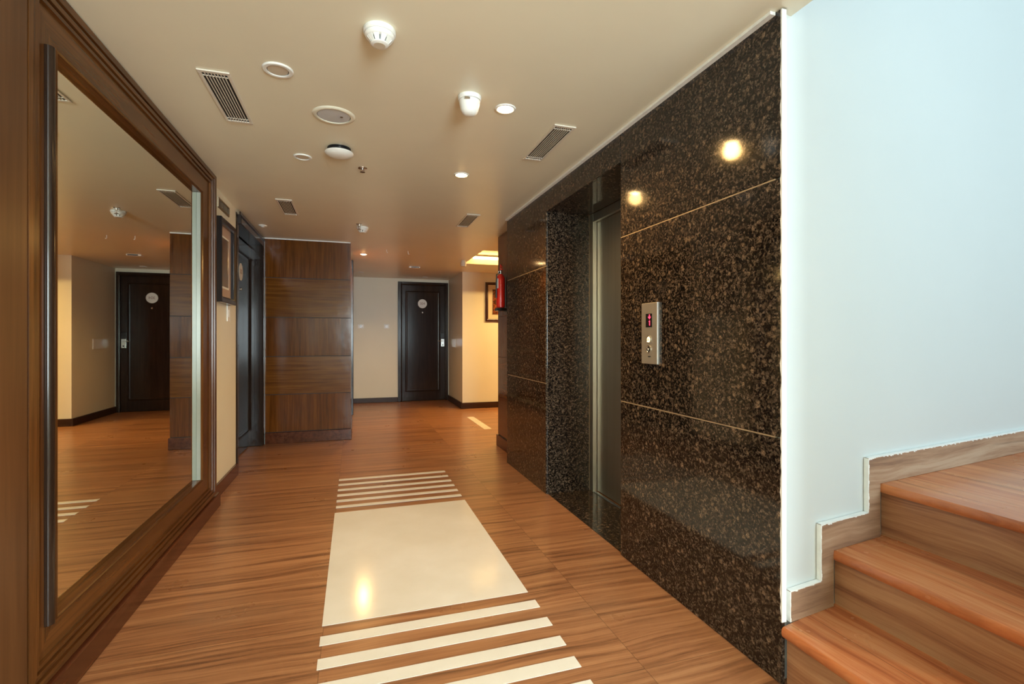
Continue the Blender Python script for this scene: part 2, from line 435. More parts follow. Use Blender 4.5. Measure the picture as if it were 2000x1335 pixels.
# far wall with door 304, side recess, block right of it, side corridor
w = MB()
w.box(-0.05, 0.80, 9.43, 9.8, 0, H)
w.box(1.70, 6.2, 9.43, 9.8, 0, H)
w.box(0.80, 1.70, 9.43, 9.8, 2.25, H)
w.box(0.80, 1.70, 9.60, 9.8, 0, 2.25)
struct('wall_far', w, M['cream'])
struct('wall_corner', MB().box(1.735, 6.2, 8.15, 9.43, 0, H), M['cream'])
struct('wall_corridor_end', MB().box(6.0, 6.2, 5.24, 8.15, 0, H), M['cream'])
struct('baseboard_far', MB().box(-0.026, 0.775, 9.408, 9.4295, 0, 0.088, 0.003), M['skirt_dark'])
struct('baseboard_corner', MB().box(1.708, 1.7345, 8.125, 9.405, 0, 0.10, 0.003).box(1.7355, 6.0, 8.125, 8.1495, 0, 0.10, 0.003), M['skirt_dark'])
struct('baseboard_left', MB().box(-0.9795, -0.958, 3.95, 4.80, 0, 0.10, 0.003), M['skirt_wood'])

# ---- lift wall: backing, granite slabs with tan joints
lw = MB()
lw.box(1.40, 1.50, 1.40, 2.372, 0, H)
lw.box(1.40, 1.50, 3.484, 4.45, 0, H)
lw.box(1.40, 1.50, 2.372, 3.484, 2.145, H)
lw.box(1.50, 1.86, 1.62, 2.360, 0, H)
lw.box(1.50, 1.86, 3.492, 4.45, 0, H)
lw.box(1.50, 1.86, 2.36, 3.492, 2.160, H)
lw.box(1.86, 2.0, 1.62, 5.24, 0, H)
struct('wall_lift', lw, M['joint'])
wl = bpy.data.objects['wall_lift']
g = 0.002
def slab(y0, y1, z0, z1, bev=0.0025, round_y=None):
    b = MB()
    f = None
    b.box(1.385, 1.3995, y0+g, y1-g, z0, z1, bev, 2)
    return b.build('granite_slab', M['granite'], wl)
for y0, y1 in ((1.312, 2.380), (3.476, 4.462)):
    for z0, z1 in ((0.001, 0.8375), (0.8425, 1.7285), (1.7335, H-0.002)):
        slab(y0, y1, z0, z1)
slab(2.380, 3.476, 2.142, H-0.002)
for y0, y1 in ((1.345, 2.378), (3.478, 4.458)):
    for z in (0.840, 1.731): MB().box(1.3862, 1.3995, y0, y1, z-0.0024, z+0.0024).build('joint_filler', M['joint'], wl)
# polished reveals of the lift opening
def ed(e):  # only the outer upright arris is rounded
    return all(abs(v.co.x-1.387) < 0.003 for v in e.verts) and all(v.co.y < 3.477 for v in e.verts) and abs(e.verts[0].co.z-e.verts[1].co.z) > 0.5
b = MB(); b.box(1.387, 1.745, 3.474, 3.491, 0.0, 2.158, 0.010, 3, ed); b.build('granite_reveal', M['granite'], wl, True)
b = MB(); b.box(1.4005, 1.745, 2.361, 2.378, 0.0, 2.158); b.build('granite_reveal', M['granite'], wl)
b = MB(); b.box(1.4005, 1.745, 2.379, 3.4735, 2.142, 2.158); b.build('granite_soffit', M['granite'], wl)
b = MB(); b.box(1.402, 1.745, 2.379, 3.4735, 0.0002, 0.0035); b.build('granite_threshold', M['granite'], wl)
# end of the granite on the far side and the set-back walnut strip wall behind it
b = MB(); b.box(1.385, 1.53, 4.4635, 4.478, 0.001, H-0.002); b.build('granite_slab', M['granite'], wl)
struct('wall_strip', MB().box(1.53, 1.859, 4.479, 5.23, 0, H).box(2.001, 6.2, 5.05, 5.23, 0, H), M['cream'])
ws = bpy.data.objects['wall_strip']
for k, (z0, z1) in enumerate(rows):
    MB().box(1.518, 1.5295, 4.480, 5.239, z0+0.0015, z1-0.0015, 0.001).build('wood_panel', M['panel_v'] if k % 2 == 0 else M['panel_hy'], ws)
MB().box(1.518, 6.0, 5.2305, 5.24, 0.127, H-0.003).build('end_panel', M['panel_v'], ws)
struct('baseboard_strip', MB().box(1.500, 1.517, 4.480, 5.252, 0, 0.122, 0.003).box(1.5175, 6.0, 5.2405, 5.254, 0, 0.122, 0.003), M['skirt_wood'])

# ---- white stairwell wall, turned 7.9 degrees, and the rest of the stairwell
m_ = 0.138
def wy(x, off=0.0): return 1.335 + m_*(x-1.41) + off
struct('wall_stair', MB().poly([(1.3995, 1.3345), (4.6, wy(4.6)), (4.6, wy(4.6)+0.2), (1.3995, 1.395)], 0, 5.2), M['white'])
struct('wall_stair_end', MB().box(4.6, 4.8, -1.9, 1.9, 0, 5.2), M['white'])
sb = MB()
sb.box(1.455, 4.6, -1.9, -1.7, 0, 0.9); sb.box(1.455, 4.6, -1.9, -1.7, 4.3, 5.2)
sb.box(1.455, 1.8, -1.9, -1.7, 0.9, 4.3); sb.box(4.0, 4.6, -1.9, -1.7, 0.9, 4.3)
struct('wall_stair_back', sb, M['white'])
struct('ceiling_stair', MB().box(1.455, 4.8, -1.9, 1.9, 5.2, 5.35), M['white'])
struct('wall_over_hall', MB().box(1.30, 1.455, -1.9, 1.34, H+0.2, 5.2), M['white'])
wn = MB(); 
for x in (1.83, 2.9, 3.97): wn.box(x-0.03, x+0.03, -1.86, -1.80, 0.9, 4.3)
for z in (0.93, 2.0, 3.1, 4.27): wn.box(1.86, 3.94, -1.86, -1.80, z-0.03, z+0.03)
struct('window_1', wn, M['plastic'])
nb = MB()
nb.box(-1.6, 0.0, -2.9, -2.7, 0, H); nb.box(1.2, 1.8, -2.9, -2.7, 0, H); nb.box(0.0, 1.2, -2.9, -2.7, 0, 0.6); nb.box(0.0, 1.2, -2.9, -2.7, 2.1, H)
struct('wall_near', nb, M['cream'])
struct('wall_near_right_and_blocker', MB().box(1.456, 1.8, -2.7, -1.9, 0, H+0.2).box(1.30, 1.456, -2.7, 0.44, 0, H).box(1.20, 1.30, 0.30, 0.44, 0, H), M['cream'])  # unseen; stub and jamb added to keep hall daylight off the stair wall
wn = MB()
for x in (0.03, 0.60, 1.17): wn.box(x-0.03, x+0.03, -2.86, -2.80, 0.6, 2.1)
for z in (0.63, 2.07): wn.box(0.06, 1.14, -2.86, -2.80, z-0.03, z+0.03)
struct('window_2', wn, M['plastic'])

# plaster smear where paint meets granite
b = MB(); random.seed(3); n = 90; pts = []
zz = [0.215 + (H-0.22)*i/n for i in range(n+1)]
lf = [1.362+random.uniform(-0.007, 0.004) for _ in zz]
fa = [b.bm.verts.new((1.3843, 1.3125, z)) for z in zz]
fb = [b.bm.verts.new((1.3843, 1.3125+0.003+random.uniform(0, 0.006), z)) for z in zz]
fc = [b.bm.verts.new((1.404, 1.3125, z)) for z in zz]; fd = [b.bm.verts.new((1.420, 1.3355, z)) for z in zz]
for i in range(n):
    b.bm.faces.new((fa[i], fa[i+1], fb[i+1], fb[i])); b.bm.faces.new((fa[i], fc[i], fc[i+1], fa[i+1])); b.bm.faces.new((fc[i], fd[i], fd[i+1], fc[i+1]))
struct('trim_4', b, M['plaster'])

# ================================================================== STAIRCASE
st = thing('staircase', (1.40, 0.2, 0), 'teak-toned stone staircase rising right beside the white wall', 'stairs')
YN = 0.45
def tread(x0, x1, z, last=False):
    t_ = 0.022
    b = MB()
    nose = 0.024
    yb0, yb1 = wy(x0, -0.004), wy(x1, -0.004)
    yb0 = min(yb0, 1.333)
    # rounded nosing strip
    prof = [(x0-nose+0.007, z-t_*1.6), (x0-nose+0.001, z-t_*1.2), (x0-nose, z-t_*0.7), (x0-nose+0.002, z-t_*0.3), (x0-nose+0.008, z)]
    pts = prof + [(x1, z), (x1, z-t_), (x0, z-t_*1.0), (x0, z-t_*1.6)]
    lo = [b.bm.verts.new((x, YN, zz_)) for x, zz_ in pts]
    hi = [b.bm.verts.new((x, (1.309 if x < 1.43 else wy(x, -0.006)), zz_)) for x, zz_ in pts]
    k = len(pts)
    for i in range(k):
        j = (i+1) % k; b.bm.faces.new((lo[i], lo[j], hi[j], hi[i]))
    b.bm.faces.new(lo); b.bm.faces.new(hi[::-1])
    return b.build('landing_slab' if last else 'tread', M['tread'], st, True)
def riser(x, z0, z1):
    b = MB(); y1 = 1.309 if x < 1.43 else wy(x, -0.006)
    b.box(x, x+0.02, YN, y1, z0, z1); return b.build('riser', M['riser'], st)
SX = (1.402, 1.690, 1.985); SZ = (0.203, 0.406, 0.613)
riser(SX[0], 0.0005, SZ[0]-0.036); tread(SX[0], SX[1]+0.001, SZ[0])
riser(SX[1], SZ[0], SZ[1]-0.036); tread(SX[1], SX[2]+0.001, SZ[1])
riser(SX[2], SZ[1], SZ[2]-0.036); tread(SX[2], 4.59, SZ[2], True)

# stepped skirting on the white wall
b = MB()
sx = lambda x: (x, wy(x))
out = [(1.428, 0.204), (1.428, 0.310), (1.594, 0.310), (1.594, 0.512), (1.880, 0.512), (1.880, 0.720), (4.58, 0.720), (4.58, 0.614),
       (1.960, 0.614), (1.960, 0.407), (1.668, 0.407), (1.668, 0.204)]
fr = [b.bm.verts.new((x, wy(x)-0.018, z)) for x, z in out]; bk = [b.bm.verts.new((x, wy(x)-0.001, z)) for x, z in out]
b.bm.faces.new(fr); b.bm.faces.new(bk[::-1])
for i in range(len(out)):
    j = (i+1) % len(out); b.bm.faces.new((fr[i], fr[j], bk[j], bk[i]))
struct('baseboard_stair', b, M['skirt_stone'])
b = MB(); random.seed(11)          # white paint slopped along the top of the skirting
def smear(x0, x1, z):
    k = max(3, int((x1-x0)/0.012)); 
    for i in range(k):
        a = x0+(x1-x0)*i/k; c_ = x0+(x1-x0)*(i+1)/k
        d0 = 0.002+0.006*random.random()**3; zt = z+0.0015
        v = [b.bm.verts.new(p) for p in ((a, wy(a)-0.0192, zt), (c_, wy(c_)-0.0192, zt), (c_, wy(c_)-0.0192, z-d0), (a, wy(a)-0.0192, z-d0*0.7),
             (a, wy(a)-0.001, zt), (c_, wy(c_)-0.001, zt))]
        b.bm.faces.new((v[0], v[1], v[2], v[3])); b.bm.faces.new((v[4], v[5], v[1], v[0]))
def smear_v(x, z0, z1):
    k = max(3, int((z1-z0)/0.012))
    for i in range(k):
        a = z0+(z1-z0)*i/k; c_ = z0+(z1-z0)*(i+1)/k; d0 = 0.002+0.004*random.random()**3
        v = [b.bm.verts.new(p) for p in ((x-0.0015, wy(x)-0.0192, a), (x+d0, wy(x)-0.0192, a), (x+d0, wy(x)-0.0192, c_), (x-0.0015, wy(x)-0.0192, c_),
             (x-0.0015, wy(x)-0.001, a), (x-0.0015, wy(x)-0.001, c_))]
        b.bm.faces.new((v[0], v[1], v[2], v[3])); b.bm.faces.new((v[4], v[0], v[3], v[5]))
smear(1.428, 1.594, 0.310); smear(1.594, 1.880, 0.512); smear(1.880, 4.5, 0.720)
smear_v(1.428, 0.206, 0.310); smear_v(1.594, 0.312, 0.512); smear_v(1.880, 0.514, 0.720)
struct('trim_5', b, M['plaster'])

# ================================================================== FLOOR INLAY
def inlay(name, x0, x1, y0, y1, label, cat, group=None):
    o = MB().box(x0, x1, y0, y1, 0.0003, 0.0018).build(name, M['marble'])
    at_base(o, ((x0+x1)/2, (y0+y1)/2, 0.0003)); return tag(o, label, cat, group)
inlay('marble_inlay', -0.126, 0.770, 2.160, 3.535, 'large cream marble rectangle set in the hall floor', 'floor inlay')
far = [4.352, 4.205, 4.062, 3.925, 3.790, 3.655]
fl = ['thin cream floor strip farthest from the big marble panel', 'second cream floor strip from the far end of the inlay',
      'third cream floor strip from the far end of the inlay', 'fourth cream floor strip from the far end of the inlay',
      'fifth cream strip from the far end, second beyond the big panel', 'cream floor strip lying just beyond the big marble panel']
for y, l in zip(far, fl):
    inlay('marble_strip', -0.122, 0.768, y-0.024, y+0.024, l, 'floor strip', 'cream strips beyond the marble panel')
near = [2.054, 1.910, 1.772, 1.640, 1.508]
nl = ['cream floor strip nearest the big panel on the camera side', 'second cream floor strip on the camera side of the big panel',
      'third cream floor strip on the camera side, cut by the picture bottom', 'fourth near cream strip, only its right end in view at the bottom',
      'fifth near cream strip, a mere white corner at the picture bottom']
for y, l in zip(near, nl):
    inlay('marble_strip', -0.128, 0.778, y-0.031, y+0.031, l, 'floor strip', 'cream strips on the near side of the marble panel')
inlay('marble_strip', 1.612, 1.715, 6.21, 7.25, 'single cream strip on the floor at the side corridor', 'floor strip')

# ================================================================== MIRROR
mr = thing('wall_mirror', (-0.98, 2.87, 0), 'huge mirror in a moulded brown wooden frame on the left wall', 'mirror')
prof = [(0, -0.026), (0, -0.001), (0.003, 0.005), (0.009, 0.008), (0.015, 0.005), (0.018, 0.0), (0.115, 0.0), (0.118, 0.009), (0.132, 0.009), (0.134, 0.003),
        (0.138, 0.003), (0.140, 0.014), (0.158, 0.014), (0.160, 0.007), (0.164, 0.007), (0.166, 0.018), (0.192, 0.018), (0.194, 0.012), (0.194, -0.052)]
MY0, MY1, MZ0, MZ1 = 1.985, 3.583, 0.283, 2.108
MB().ring_frame(MY0, MY1, MZ0, MZ1, prof, 'X+', -0.9275, (0.92, 1.52, 0.90, 1.0)).build('frame', M['frame_y'], mr)
fo = mr.children[0] if mr.children else [q for q in bpy.data.objects if q.parent == mr][0]
fo.data.materials.append(M['frame_z'])
for p in fo.data.polygons:
    if p.index % 4 in (1, 3): p.material_index = 1
MB().box(-0.956, -0.9525, MY0-0.01, MY1+0.01, MZ0-0.01, MZ1+0.01).build('mirror_glass', M['mirror'], mr)
MB().box(-0.9520, -0.9295, MY1-0.006, MY1-0.0005, MZ0+0.001, MZ1-0.001).build('bevel_strip', M['bevel'], mr)
MB().box(-0.9785, -0.9565, 1.86, 3.86, 0.12, 2.29).build('backing_board', M['black'], mr)
MB().box(-0.9785, -0.900, 1.797, 3.945, 0.0005, 0.098, 0.006).build('plinth', M['skirt_wood'], mr)
MB().tube([(-0.924, 1.935, 0.275), (-0.924, 1.935, 2.105)], 0.017, 14).build('bead', M['casing'], mr, True)

# ================================================================== DOORS
def numplate(parent, center, facing, r, txt):
    if facing == 'Y': b = MB().lathe([(0, 0), (r, 0), (r, -0.003), (r*0.97, -0.004), (0, -0.004)], center, 'Y'); right = (1, 0, 0); tc = (center[0], center[1]-0.0047, center[2])
    else: b = MB().lathe([(0, 0), (r, 0), (r, 0.003), (r*0.97, 0.004), (0, 0.004)], center, 'X'); right = (0, 1, 0); tc = (center[0]+0.0047, center[1], center[2])
    p = b.build('number_plate', M['plate_disc'], parent); p['label'] = 'pale round number plate'
    text_part('numerals', txt, r*0.78, tc, right, M['numeral'], p)
    return p

# far door 304
d = struct('door_1', MB().box(0.852, 1.664, 9.425, 9.465, 0.008, 2.19, 0.002), M['door_dark'])
b = MB()
b.box(0.776, 0.850, 9.405, 9.47, 0.0, 2.25, 0.004); b.box(1.666, 1.722, 9.405, 9.47, 0.0, 2.25, 0.004); b.box(0.8505, 1.6655, 9.405, 9.47, 2.192, 2.25, 0.004)
b.ring_frame(0.852, 1.664, 0.0, 2.190, [(0.0, 0.02), (0.012, 0.024), (0.02, 0.012)], 'Y-', 9.41)
b.build('door_frame', M['casing'], d)
MB().ring_frame(0.955, 1.530, 0.22, 2.04, [(0, 0), (0.0, 0.010), (0.012, 0.012), (0.014, 0.004), (0.022, 0.004), (0.026, 0.015), (0.038, 0.012), (0.042, 0)], 'Y-', 9.4245).build('panel_moulding', M['casing'], d)
numplate(d, (1.233, 9.4240, 1.843), 'Y', 0.085, '304')
MB().lathe([(0, 0), (0.014, 0), (0.014, -0.006), (0.008, -0.009), (0, -0.009)], (1.233, 9.424, 1.676), 'Y', 16).build('peephole', M['chrome'], d)
lk = MB().box(1.582, 1.648, 9.404, 9.4235, 1.03, 1.175, 0.003).build('lock_plate', M['chrome'], d); lk['label'] = 'pale metal lock plate'
MB().box(1.580, 1.650, 9.400, 9.4235, 1.178, 1.285, 0.004).build('card_reader', M['blackplastic'], lk)
MB().tube([(1.615, 9.404, 1.135), (1.615, 9.375, 1.135), (1.60, 9.366, 1.135), (1.520, 9.366, 1.135)], 0.0075).build('handle', M['chrome'], lk, True)
MB().lathe([(0, 0), (0.012, 0), (0.012, -0.003), (0, -0.003)], (1.617, 9.4038, 1.060), 'Y', 14).build('keyhole', M['blackplastic'], lk)

# left door, set back in the wall
d = struct('door_2', MB().box(-1.15, -1.100, 4.902, 5.998, 0.008, 2.19, 0.002), M['door_dark'])
b = MB()
b.box(-1.158, -0.976, 4.803, 4.898, 0.0, 2.283, 0.004); b.box(-1.158, -0.955, 6.001, 6.078, 0.0, 2.283, 0.004); b.box(-1.158, -0.955, 4.899, 6.0, 2.200, 2.283, 0.004)
b.box(-0.954, -0.945, 4.81, 6.064, 2.262, 2.29, 0.002)
b.box(-0.9755, -0.970, 4.812, 4.835, 0.0, 2.20, 0.002)
b.box(-1.045, -0.995, 5.9955, 6.0005, 0.25, 2.05, 0.002)
b.build('door_frame', M['casing'], d)
MB().ring_frame(5.06, 5.905, 0.21, 2.02, [(0, 0), (0.0, 0.010), (0.012, 0.012), (0.014, 0.004), (0.022, 0.004), (0.026, 0.015), (0.038, 0.012), (0.042, 0)], 'X+', -1.0995).build('panel_moulding', M['casing'], d)
numplate(d, (-1.0990, 5.60, 1.858), 'X', 0.088, '303')
MB().lathe([(0, 0), (0.014, 0), (0.014, 0.006), (0.008, 0.009), (0, 0.009)], (-1.099, 5.60, 1.683), 'X', 16).build('peephole', M['chrome'], d)
lk = MB().box(-1.0985, -1.082, 5.058, 5.122, 1.03, 1.28, 0.003).build('lock_plate', M['chrome'], d)
MB().tube([(-1.082, 5.09, 1.12), (-1.05, 5.09, 1.12), (-1.042, 5.10, 1.12), (-1.042, 5.20, 1.12)], 0.008).build('handle', M['brass'], lk, True)

# lift doors (brushed steel)
d = struct('door_3', MB().box(1.782, 1.800, 2.42, 3.405, 0.012, 2.142), M['steel'])
b = MB(); b.box(1.7465, 1.845, 3.412, 3.472, 0.002, 2.14, 0.002); b.box(1.7465, 1.845, 2.380, 2.415, 0.002, 2.14, 0.002)
b.box(1.7465, 1.775, 2.4155, 3.4115, 2.075, 2.14, 0.002); b.build('door_frame', M['steel'], d)
MB().box(1.8005, 1.815, 2.42, 2.905, 0.012, 2.142).build('door_leaf', M['steel'], d)
MB().box(1.7465, 1.775, 2.417, 3.410, 0.001, 0.006).box(1.752, 1.756, 2.417, 3.410, 0.006, 0.009).box(1.762, 1.766, 2.417, 3.410, 0.006, 0.009).build('sill', M['chrome'], d)
MB().box(1.746, 1.7495, 3.4735, 3.4738, 0.0, 2.14).build('edge_strip', M['mat_cream'], d)
MB().box(1.816, 1.858, 2.38, 3.472, 0.0, 2.14).build('shaft_back', M['black'], d)

# ================================================================== LIFT CALL PANEL
lp = thing('lift_call_panel', (1.3845, 2.083, 1.055), 'steel lift call panel with red display on the granite wall', 'call panel')
MB().box(1.372, 1.3845, 2.018, 2.152, 1.057, 1.355, 0.0015).build('face_plate', M['lop_steel'], lp)
ds = MB().box(1.3705, 1.3718, 2.060, 2.112, 1.236, 1.302).build('display', M['blackplastic'], lp)
# arrow pointing down and the figure one, of small red dots merged into strokes
b = MB()
def yz(y, z): return (1.3697, y, z)
b.prism([yz(2.083, 1.2975), yz(2.077, 1.2975), yz(2.077, 1.287), yz(2.068, 1.287), yz(2.080, 1.274), yz(2.092, 1.287), yz(2.083, 1.287)], (0.0006, 0, 0))
b.build('down_arrow', M['red_led'], ds)
MB().box(1.3697, 1.3703, 2.0755, 2.081, 1.244, 1.268).box(1.3697, 1.3703, 2.0812, 2.085, 1.262, 1.266).build('figure', M['red_led'], ds)
for z, lit in ((1.176, True), (1.128, False)):
    rg = MB().lathe([(0.0185, 0.0), (0.0185, -0.003), (0.0155, -0.0035), (0.0140, -0.002)], (1.3718, 2.087, z), 'X', 28).build('button_ring', M['chrome'], lp, True)
    bt = MB().lathe([(0, -0.0035), (0.0115, -0.0035), (0.0135, -0.0018), (0.0135, 0)], (1.3716, 2.087, z), 'X', 28).build('button', M['lit_button'] if lit else M['blackplastic'], rg, True)
    s_ = 1 if lit else -1
    tri = MB().prism([(1.3675, 2.087-0.0065, z-0.005*s_), (1.3675, 2.087+0.0065, z-0.005*s_), (1.3675, 2.087, z+0.007*s_)], (0.0006, 0, 0))
    if not lit: tri.build('down_triangle', M['mat_white'], rg)
    else: tri.build('up_triangle', M['mat_cream'], rg)
MB().box(1.3713, 1.3719, 2.0735, 2.0825, 1.090, 1.0955).box(1.3713, 1.3719, 2.0845, 2.0935, 1.090, 1.0955).build('maker_mark', M['blackplastic'], lp)

# ================================================================== CEILING THINGS
def make_vent():
    W_, L_ = 0.125, 0.52
    t0 = thing('air_vent', (0, 0, H), 'vent', 'air vent', 'slotted vents in the hall ceiling')
    z = H
    MB().ring_frame(-W_/2+0.014, W_/2-0.014, -L_/2+0.018, L_/2-0.018, [(0, 0.0), (0, -0.006), (0.012, -0.006), (0.014, 0.0), (0.014, 0.008)], 'X+', 0).bm.free()
    b = MB(); f0 = 0.014
    b.box(-W_/2, W_/2, -L_/2, -L_/2+0.020, z-0.007, z-0.0005, 0.002); b.box(-W_/2, W_/2, L_/2-0.020, L_/2, z-0.007, z-0.0005, 0.002)
    b.box(-W_/2, -W_/2+f0, -L_/2+0.0202, L_/2-0.0202, z-0.007, z-0.0005, 0.002); b.box(W_/2-f0, W_/2, -L_/2+0.0202, L_/2-0.0202, z-0.007, z-0.0005, 0.002)
    b.build('frame', M['alu'], t0)
    MB().box(-W_/2+f0, W_/2-f0, -L_/2+0.02, L_/2-0.02, z-0.0018, z-0.0005).build('backing', M['black'], t0)
    n = 7
    for i in range(n):
        x = -W_/2+f0 + (W_-2*f0)*(i+1)/(n+1)
        MB().box(x-0.0018, x+0.0018, -L_/2+0.0205, L_/2-0.0205, z-0.0062, z-0.002).build('slat', M['alu'], t0)
    MB().box(-W_/2+f0, W_/2-f0, -L_/2+0.045, -L_/2+0.048, z-0.0058, z-0.0022).build('crossbar', M['alu'], t0)
    MB().box(-W_/2+f0, W_/2-f0, L_/2-0.048, L_/2-0.045, z-0.0058, z-0.0022).build('crossbar', M['alu'], t0)
    return t0
vents = [(-0.566, 2.61, 'large slotted ceiling vent near the top of the mirror'), (-0.545, 4.61, 'slotted ceiling vent before the walnut panelled wall, left side'),
         (1.064, 2.65, 'slotted ceiling vent close above the granite, beside the brightest downlight'), (1.030, 4.61, 'small-looking slotted ceiling vent by the far end of the granite')]
v0 = make_vent()
for i, (x, y, l) in enumerate(vents):
    o = v0 if i == 0 else copy_tree(v0)
    o.location = (x, y, H); o['label'] = l

def smoke(loc, label, k=1.0):
    x, y = loc
    t0 = thing('smoke_detector', (x, y, H), label, 'smoke detector', 'white smoke detectors on the ceiling')
    z = H-0.0003
    MB().lathe([(0, 0), (0.056*k, 0), (0.058*k, -0.004), (0.058*k, -0.014), (0.054*k, -0.018), (0, -0.018)], (x, y, z), 'Z', 40).build('base', M['plastic'], t0, True)
    b = MB().lathe([(0, -0.0185), (0.052*k, -0.0185), (0.053*k, -0.024), (0.049*k, -0.031), (0.044*k, -0.034), (0.0, -0.034)], (x, y, z), 'Z', 40); b.build('collar', M['plastic'], t0, True)
    MB().lathe([(0, -0.0345), (0.033*k, -0.0345), (0.028*k, -0.049), (0, -0.049)], (x, y, z), 'Z', 32).build('chamber', M['blackplastic'], t0)
    b = MB()
    for i in range(10):
        a = 2*PI*i/10
        c0, s0 = math.cos(a), math.sin(a); u, w = -s0, c0
        def q(r, tt, h): return (x+c0*r+u*tt, y+s0*r+w*tt, z+h)
        top = [q(0.045*k, -0.0105*k, -0.0342), q(0.045*k, 0.0105*k, -0.0342), q(0.037*k, 0.009*k, -0.0342), q(0.037*k, -0.009*k, -0.0342)]
        bot = [q(0.031*k, -0.0075*k, -0.050), q(0.031*k, 0.0075*k, -0.050), q(0.026*k, 0.006*k, -0.050), q(0.026*k, -0.006*k, -0.050)]
        A = [b.bm.verts.new(p) for p in top]; B = [b.bm.verts.new(p) for p in bot]
        b.bm.faces.new(A); b.bm.faces.new(B[::-1])
        for m in range(4): n = (m+1) % 4; b.bm.faces.new((A[m], A[n], B[n], B[m]))
    b.build('cage', M['plastic'], t0)
    MB().lathe([(0, -0.0505), (0.0315*k, -0.0505), (0.0315*k, -0.054), (0.026*k, -0.057), (0, -0.057)], (x, y, z), 'Z', 32).build('cap', M['plastic'], t0, True)
    MB().lathe([(0, -0.0572), (0.021*k, -0.0572), (0.020*k, -0.0582), (0, -0.0582)], (x, y, z), 'Z', 32).build('cap_disc', M['beige_plastic'], t0)
    return t0
smoke((0.088, 1.86), 'white smoke detector nearest the camera, caged cone shape')
smoke((0.080, 5.20), 'far white smoke detector with a sprinkler hanging beside it')

def sprinkler(loc, label, short=False):
    x, y = loc; z = H-0.0003
    t0 = thing('sprinkler_head', (x, y, H), label, 'sprinkler')
    MB().lathe([(0, 0), (0.030, 0), (0.028, -0.004), (0.012, -0.006), (0, -0.006)], (x, y, z), 'Z', 24).build('escutcheon', M['chrome'], t0, True)
    k = 0.55 if short else 1.0
    MB().lathe([(0, -0.006), (0.009, -0.006), (0.009, -0.018*k), (0.006, -0.02*k), (0, -0.02*k)], (x, y, z), 'Z', 14).build('body', M['chrome'], t0, True)
    b = MB()
    for s_ in (-1, 1):
        b.tube([(x+s_*0.006, y, z-0.018*k), (x+s_*0.011, y, z-0.030*k), (x+s_*0.003, y, z-0.046*k)], 0.0018, 8)
    b.build('yoke', M['brass'], t0)
    MB().tube([(x, y, z-0.02*k), (x, y, z-0.044*k)], 0.0022, 8).build('bulb', M['numeral'], t0)
    b = MB().lathe([(0, -0.046*k), (0.006, -0.046*k), (0.017, -0.048*k), (0.017, -0.0495*k), (0, -0.0495*k)], (x, y, z), 'Z', 18)
    b.build('deflector', M['brass'], t0)
sprinkler((0.052, 3.40), 'small dark sprinkler head beyond the white round detector', True)
sprinkler((0.048, 5.08), 'sprinkler head hanging at the near side of the far smoke detector')

def disc(loc, rad, label, ringmat, lensmat, name, cat, dot=False, inner=0.70, group=None):
    x, y = loc; z = H-0.0003
    t0 = thing(name, (x, y, H), label, cat, group)
    MB().lathe([(rad*inner, -0.002), (rad*inner, -0.006), (rad*(inner+0.06), -0.0075), (rad*0.94, -0.006), (rad, -0.001), (rad, 0), (rad*inner, 0)], (x, y, z), 'Z', 48).build('trim_ring', ringmat, t0, True)
    MB().lathe([(0, -0.0005), (rad*inner-0.003, -0.0005), (rad*inner-0.003, -0.0035), (0, -0.0045)], (x, y, z), 'Z', 48).build('cover', lensmat, t0)
    MB().lathe([(rad*inner-0.0028, -0.0012), (rad*inner-0.0002, -0.0012)], (x, y, z), 'Z', 48).build('shadow_gap', M['blackplastic'], t0)
    if dot: MB().lathe([(0, -0.004), (0.007, -0.0045), (0.006, -0.0065), (0, -0.007)], (x+rad*0.36, y-rad*0.40+0.04, z), 'Z', 14).build('sensor', M['brass'], t0, True)
disc((-0.305, 2.264), 0.061, 'small round plate with beige centre beside the large vent', M['plastic'], M['beige_plastic'], 'ceiling_speaker', 'round ceiling fitting')
disc((-0.305, 3.302), 0.054, 'smaller-looking round beige-centred plate beyond the frosted light', M['plastic'], M['beige_plastic'], 'ceiling_speaker', 'round ceiling fitting')
disc((-0.098, 2.640), 0.103, 'wide round ceiling light, unlit, with grey frosted cover', M['cream'], M['grey_lens'], 'ceiling_light', 'ceiling light', True, 0.78)

# domed white unit on a dark base
t0 = thing('ceiling_beacon', (-0.085, 3.09, H), 'domed white round unit on a dark base beside the frosted light', 'ceiling unit')
MB().lathe([(0, 0), (0.066, 0), (0.066, -0.005), (0.058, -0.008), (0.058, -0.0225), (0, -0.0225)], (-0.085, 3.09, H-0.0003), 'Z', 40).build('base', M['blackplastic'], t0, True)
MB().lathe([(0, -0.023), (0.070, -0.023), (0.080, -0.025), (0.082, -0.030), (0.070, -0.041), (0.04, -0.049), (0, -0.051)], (-0.085, 3.09, H-0.0003), 'Z', 48).build('dome', M['plastic'], t0, True)

# motion sensor
x, y = 0.512, 2.245
t0 = thing('motion_sensor', (x, y, H), 'white cup-shaped motion sensor beside the brightest downlight', 'motion sensor')
MB().lathe([(0, 0), (0.053, 0), (0.055, -0.005), (0.052, -0.020), (0, -0.021)], (x, y, H-0.0003), 'Z', 36).build('base', M['plastic'], t0, True)
MB().lathe([(0, -0.0215), (0.049, -0.0215), (0.047, -0.04), (0.041, -0.064), (0.034, -0.078), (0.020, -0.086), (0, -0.088)], (x, y, H-0.0003), 'Z', 36).build('lens', M['plastic'], t0, True)
MB().box(x-0.034, x-0.010, y-0.0535, y-0.0505, H-0.034, H-0.026).build('rating_label', M['brass'], t0)

